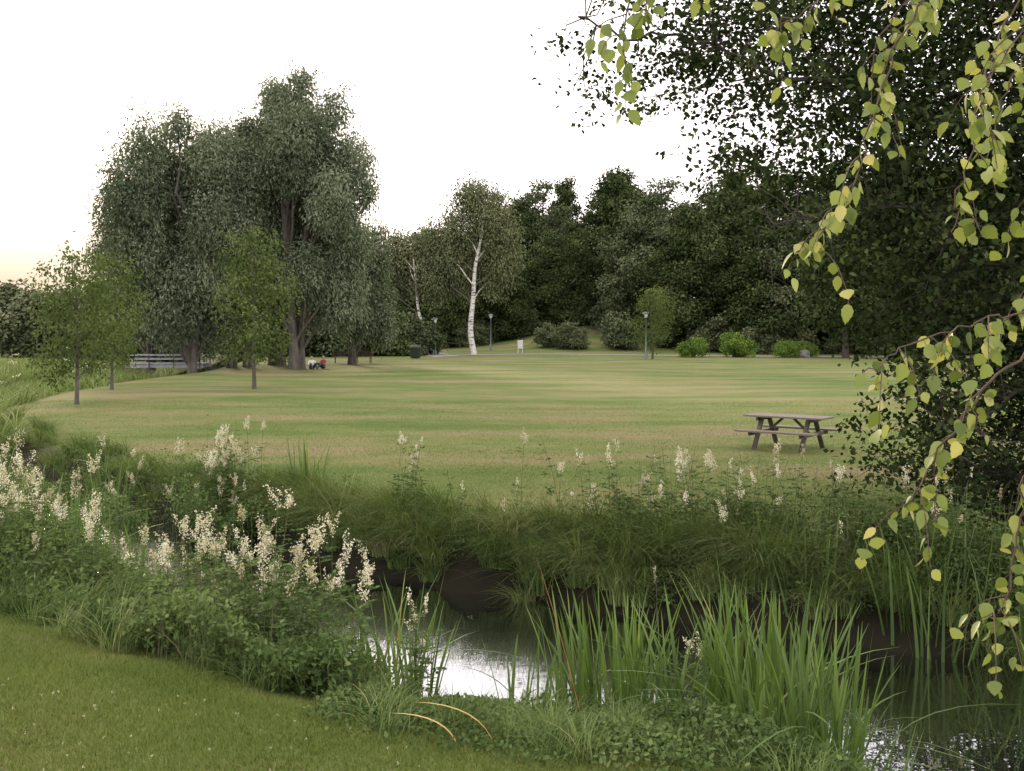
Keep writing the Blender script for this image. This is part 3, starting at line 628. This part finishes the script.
def bench(x,y,rz):
    B=empty('park_bench',(x,y,float(ht([x],[y])[0])),rz)
    for i in range(3): beam('seat_slat_%d'%i,(-.6,-.15+i*.14,.45),(.6,-.15+i*.14,.45),.12,.035,M_woodd,B)
    for i in range(2): beam('back_slat_%d'%i,(-.6,.24+.03*i,.62+.16*i),(.6,.24+.03*i,.62+.16*i),.03,.12,M_woodd,B)
    for q in (-.5,.5):
        beam('front_leg',(q,-.16,0),(q,-.16,.43),.05,.05,M_woodd,B); beam('rear_leg',(q,.19,0),(q,.26,.85),.05,.05,M_woodd,B); beam('bearer',(q,-.18,.41),(q,.2,.41),.04,.04,M_woodd,B)
bench(-12.2,75.5,.1); bench(-10.7,75.8,-.1)
def revolve(name,prof,mat,parent,sides=20,loc=(0,0,0)):
    mb=MB(); an=np.linspace(0,2*math.pi,sides,endpoint=False); v=[];f=[]
    for rr,z in prof:
        for a in an: v.append((rr*math.cos(a)+loc[0],rr*math.sin(a)+loc[1],z+loc[2]))
    for i in range(len(prof)-1):
        for j in range(sides):
            a=i*sides+j;b=i*sides+(j+1)%sides; f+=[[a,b,b+sides],[a,b+sides,a+sides]]
    mb.add(v,f); return mb.obj(name,[mat],True,parent)
B=empty('litter_bin',(-8.1,88,float(ht([-8.1],[88])[0])))
revolve('bin_body',[(.001,.05),(.40,.05),(.44,.10),(.48,.88),(.50,.9),(.50,.94),(.46,.95)],M_dkgreen,B); revolve('bin_lid',[(.50,.955),(.47,1.05),(.3,1.14),(.001,1.17)],M_dkgreen,B); revolve('bin_foot',[(.3,0),(.3,.06)],M_dkgreen,B)
def lamp(x,y,h):
    B=empty('street_lamp',(x,y,float(ht([x],[y])[0])))
    revolve('post',[(.12,-.1),(.12,.5),(.075,.55),(.06,h-.45),(.10,h-.42),(.10,h-.38),(.001,h-.37)],M_lampm,B,12)
    revolve('diffuser',[(.10,h-.37),(.19,h-.1),(.19,h-.06)],M_glass,B,12); revolve('cap',[(.30,h-.07),(.28,h-.03),(.12,h+.06),(.001,h+.09)],M_lampm,B,12)
lamp(-7.3,100,3.5); lamp(-2.3,114,3.9); lamp(10.85,85,3.8)
B=empty('notice_sign',(.85,108,float(ht([.85],[108])[0])))
beam('post_left',(-.22,0,-.1),(-.22,0,1.35),.07,.07,M_signw,B); beam('post_right',(.22,0,-.1),(.22,0,1.35),.07,.07,M_signw,B); beam('panel',(-.28,-.06,.9),(.28,-.06,.9),.04,.85,M_signw,B)
B=empty('footbridge',(-21.4,65,0))
for i in range(7): beam('deck_board_%d'%i,(-2.3+.0,-.9+i*.3,.34),(2.5,-.9+i*.3,.34),.28,.06,M_conc,B)
for q in (-.85,.85): beam('girder',(-2.3,q,.2),(2.5,q,.2),.16,.20,M_conc,B)
for q in (-1.08,1.08):
    for z in (.62,.86): beam('rail',(-2.3,q,z),(2.5,q,z),.05,.06,M_conc,B)
    for x in (-2.2,-.7,.8,2.4): beam('rail_post',(x,q,.1),(x,q,.9),.06,.06,M_woodd,B)
def rock(x,y,k,seed):
    r=np.random.default_rng(seed)
    import bmesh
    bm=bmesh.new(); bmesh.ops.create_icosphere(bm,subdivisions=3,radius=1)
    ph=r.uniform(0,6,6)
    for v in bm.verts:
        c=v.co; v.co=c*(1+.16*math.sin(c.x*3+ph[0])*math.sin(c.y*3.4+ph[1])+.10*math.sin(c.z*5+ph[2]+c.x*4)); v.co.z*=.62
    me=D2.meshes.new('boulder'); bm.to_mesh(me); bm.free(); me.materials.append(M_rock); o=mkobj('boulder',me,None,(x,y,float(ht([x],[y])[0])+.2*k)); o.scale=(k,k,k)
rock(25.3,92,.8,1)
M_skin=plain('skin',(.45,.28,.2),(.52,.33,.24),5,.6,0); M_hair=plain('hair',(.05,.03,.02),(.1,.06,.04),20,.7,0)
M_sh1=plain('shirt_white',(.6,.6,.6),(.75,.75,.75),5,.8,0); M_sh2=plain('shirt_red',(.35,.06,.05),(.45,.1,.08),5,.8,0); M_tr=plain('trousers_dark',(.03,.035,.05),(.06,.065,.09),5,.8,0)
def skinpart(name,vs,es,rad,mat,parent,root=0):
    me=D2.meshes.new(name); me.from_pydata(vs,es,[]); me.materials.append(mat); o=mkobj(name,me,parent)
    m=o.modifiers.new('skin','SKIN'); sv=me.skin_vertices[0].data if me.skin_vertices else None
    if sv is None:
        bpy.context.view_layer.objects.active=o; bpy.ops.mesh.customdata_skin_add(); sv=me.skin_vertices[0].data
    for i,q in enumerate(rad): sv[i].radius=(q,q) if not isinstance(q,tuple) else q; sv[i].use_root=(i==root)
    m.use_smooth_shade=True; s=o.modifiers.new('sub','SUBSURF'); s.levels=2; s.render_levels=2; return o
def sitter(x,y,rz,shirt):
    B=empty('seated_person',(x,y,float(ht([x],[y])[0])),rz)
    skinpart('body',[(0,0,.12),(0,.02,.30),(0,.02,.50),(0,0,.58),(.19,.0,.50),(-.19,0,.50),(.25,-.12,.30),(-.25,-.12,.30),(.16,-.33,.32),(-.16,-.33,.32)],
       [(0,1),(1,2),(2,3),(2,4),(2,5),(4,6),(5,7),(6,8),(7,9)],[(.16,.12),(.14,.10),(.15,.10),.055,.06,.06,.045,.045,.032,.032],shirt,B)
    skinpart('legs',[(0,0,.11),(.11,-.05,.11),(-.11,-.05,.11),(.17,-.38,.40),(-.17,-.38,.38),(.14,-.62,.07),(-.14,-.64,.07),(.15,-.80,.05),(-.15,-.82,.05)],
       [(0,1),(0,2),(1,3),(2,4),(3,5),(4,6),(5,7),(6,8)],[.12,.09,.09,.065,.065,.045,.045,.035,.035],M_tr,B)
    skinpart('head',[(0,0,.57),(0,-.01,.66),(0,-.02,.75),(0,-.01,.82)],[(0,1),(1,2),(2,3)],[.05,.07,.095,.06],M_skin,B)
    skinpart('hair',[(0,.02,.70),(0,.025,.79),(0,0,.85)],[(0,1),(1,2)],[.08,.095,.06],M_hair,B)
    for q in (-1,1): skinpart('hand',[(q*.16,-.33,.32),(q*.15,-.38,.35),(q*.14,-.43,.36)],[(0,1),(1,2)],[.03,.035,.02],M_skin,B)
sitter(-12.5,65.5,.5,M_sh1); sitter(-11.9,66.3,-.6,M_sh2)

# ------------------------------------------------------------------ light
W=D2.worlds.new('World'); S.world=W; W.use_nodes=True; nt=W.node_tree; nt.nodes.clear()
o=nt.nodes.new('ShaderNodeOutputWorld'); bg=nt.nodes.new('ShaderNodeBackground'); sk=nt.nodes.new('ShaderNodeTexSky'); sk.sky_type='NISHITA'; sk.sun_disc=False
EL=math.radians(12); AZ=math.radians(-20)
sk.sun_elevation=EL; sk.sun_rotation=AZ; sk.dust_density=3; sk.air_density=1
hs=nt.nodes.new('ShaderNodeHueSaturation'); hs.inputs['Saturation'].default_value=.6; hs.inputs['Value'].default_value=1; nt.links.new(sk.outputs[0],hs.inputs['Color'])
mu=mixc(nt,hs.outputs[0],(17.2,16.0,15.8),.84)
tc=nt.nodes.new('ShaderNodeTexCoord'); sp=nt.nodes.new('ShaderNodeSeparateXYZ'); nt.links.new(tc.outputs['Generated'],sp.inputs[0])
dt=nt.nodes.new('ShaderNodeVectorMath'); dt.operation='DOT_PRODUCT'; nt.links.new(tc.outputs['Generated'],dt.inputs[0]); a_=math.radians(-32); dt.inputs[1].default_value=(math.sin(a_),math.cos(a_),0)
fa=math_(nt,'MULTIPLY_ADD',dt.outputs['Value'],1/.10,-.88/.10,True); fz=math_(nt,'MULTIPLY_ADD',sp.outputs[2],-1/.17,1.25,True)
ff=math_(nt,'MULTIPLY',fa,fz)
mu=mixc(nt,mu,(8.2,6.7,4.9),ff)
nt.links.new(mu,bg.inputs['Color']); bg.inputs['Strength'].default_value=.13; nt.links.new(bg.outputs[0],o.inputs[0])
sl=D2.lights.new('sun','SUN'); sl.energy=3.2; sl.angle=math.radians(9); sl.color=(1,.82,.56); so=D2.objects.new('sun',sl); S.collection.objects.link(so)
dv=Vector((math.sin(AZ)*math.cos(EL),math.cos(AZ)*math.cos(EL),math.sin(EL))); so.rotation_euler=dv.to_track_quat('Z','Y').to_euler()
cam=D2.cameras.new('camera'); co=D2.objects.new('camera',cam); S.collection.objects.link(co); co.location=(0,0,CAMZ); co.rotation_euler=(math.radians(90),0,0)
cam.sensor_width=36; cam.lens=1050/1024*36; cam.shift_y=-55.5/1024; cam.clip_start=.05; cam.clip_end=4000; S.camera=co
print('total tris',sum(len(m.polygons) for m in D2.meshes))
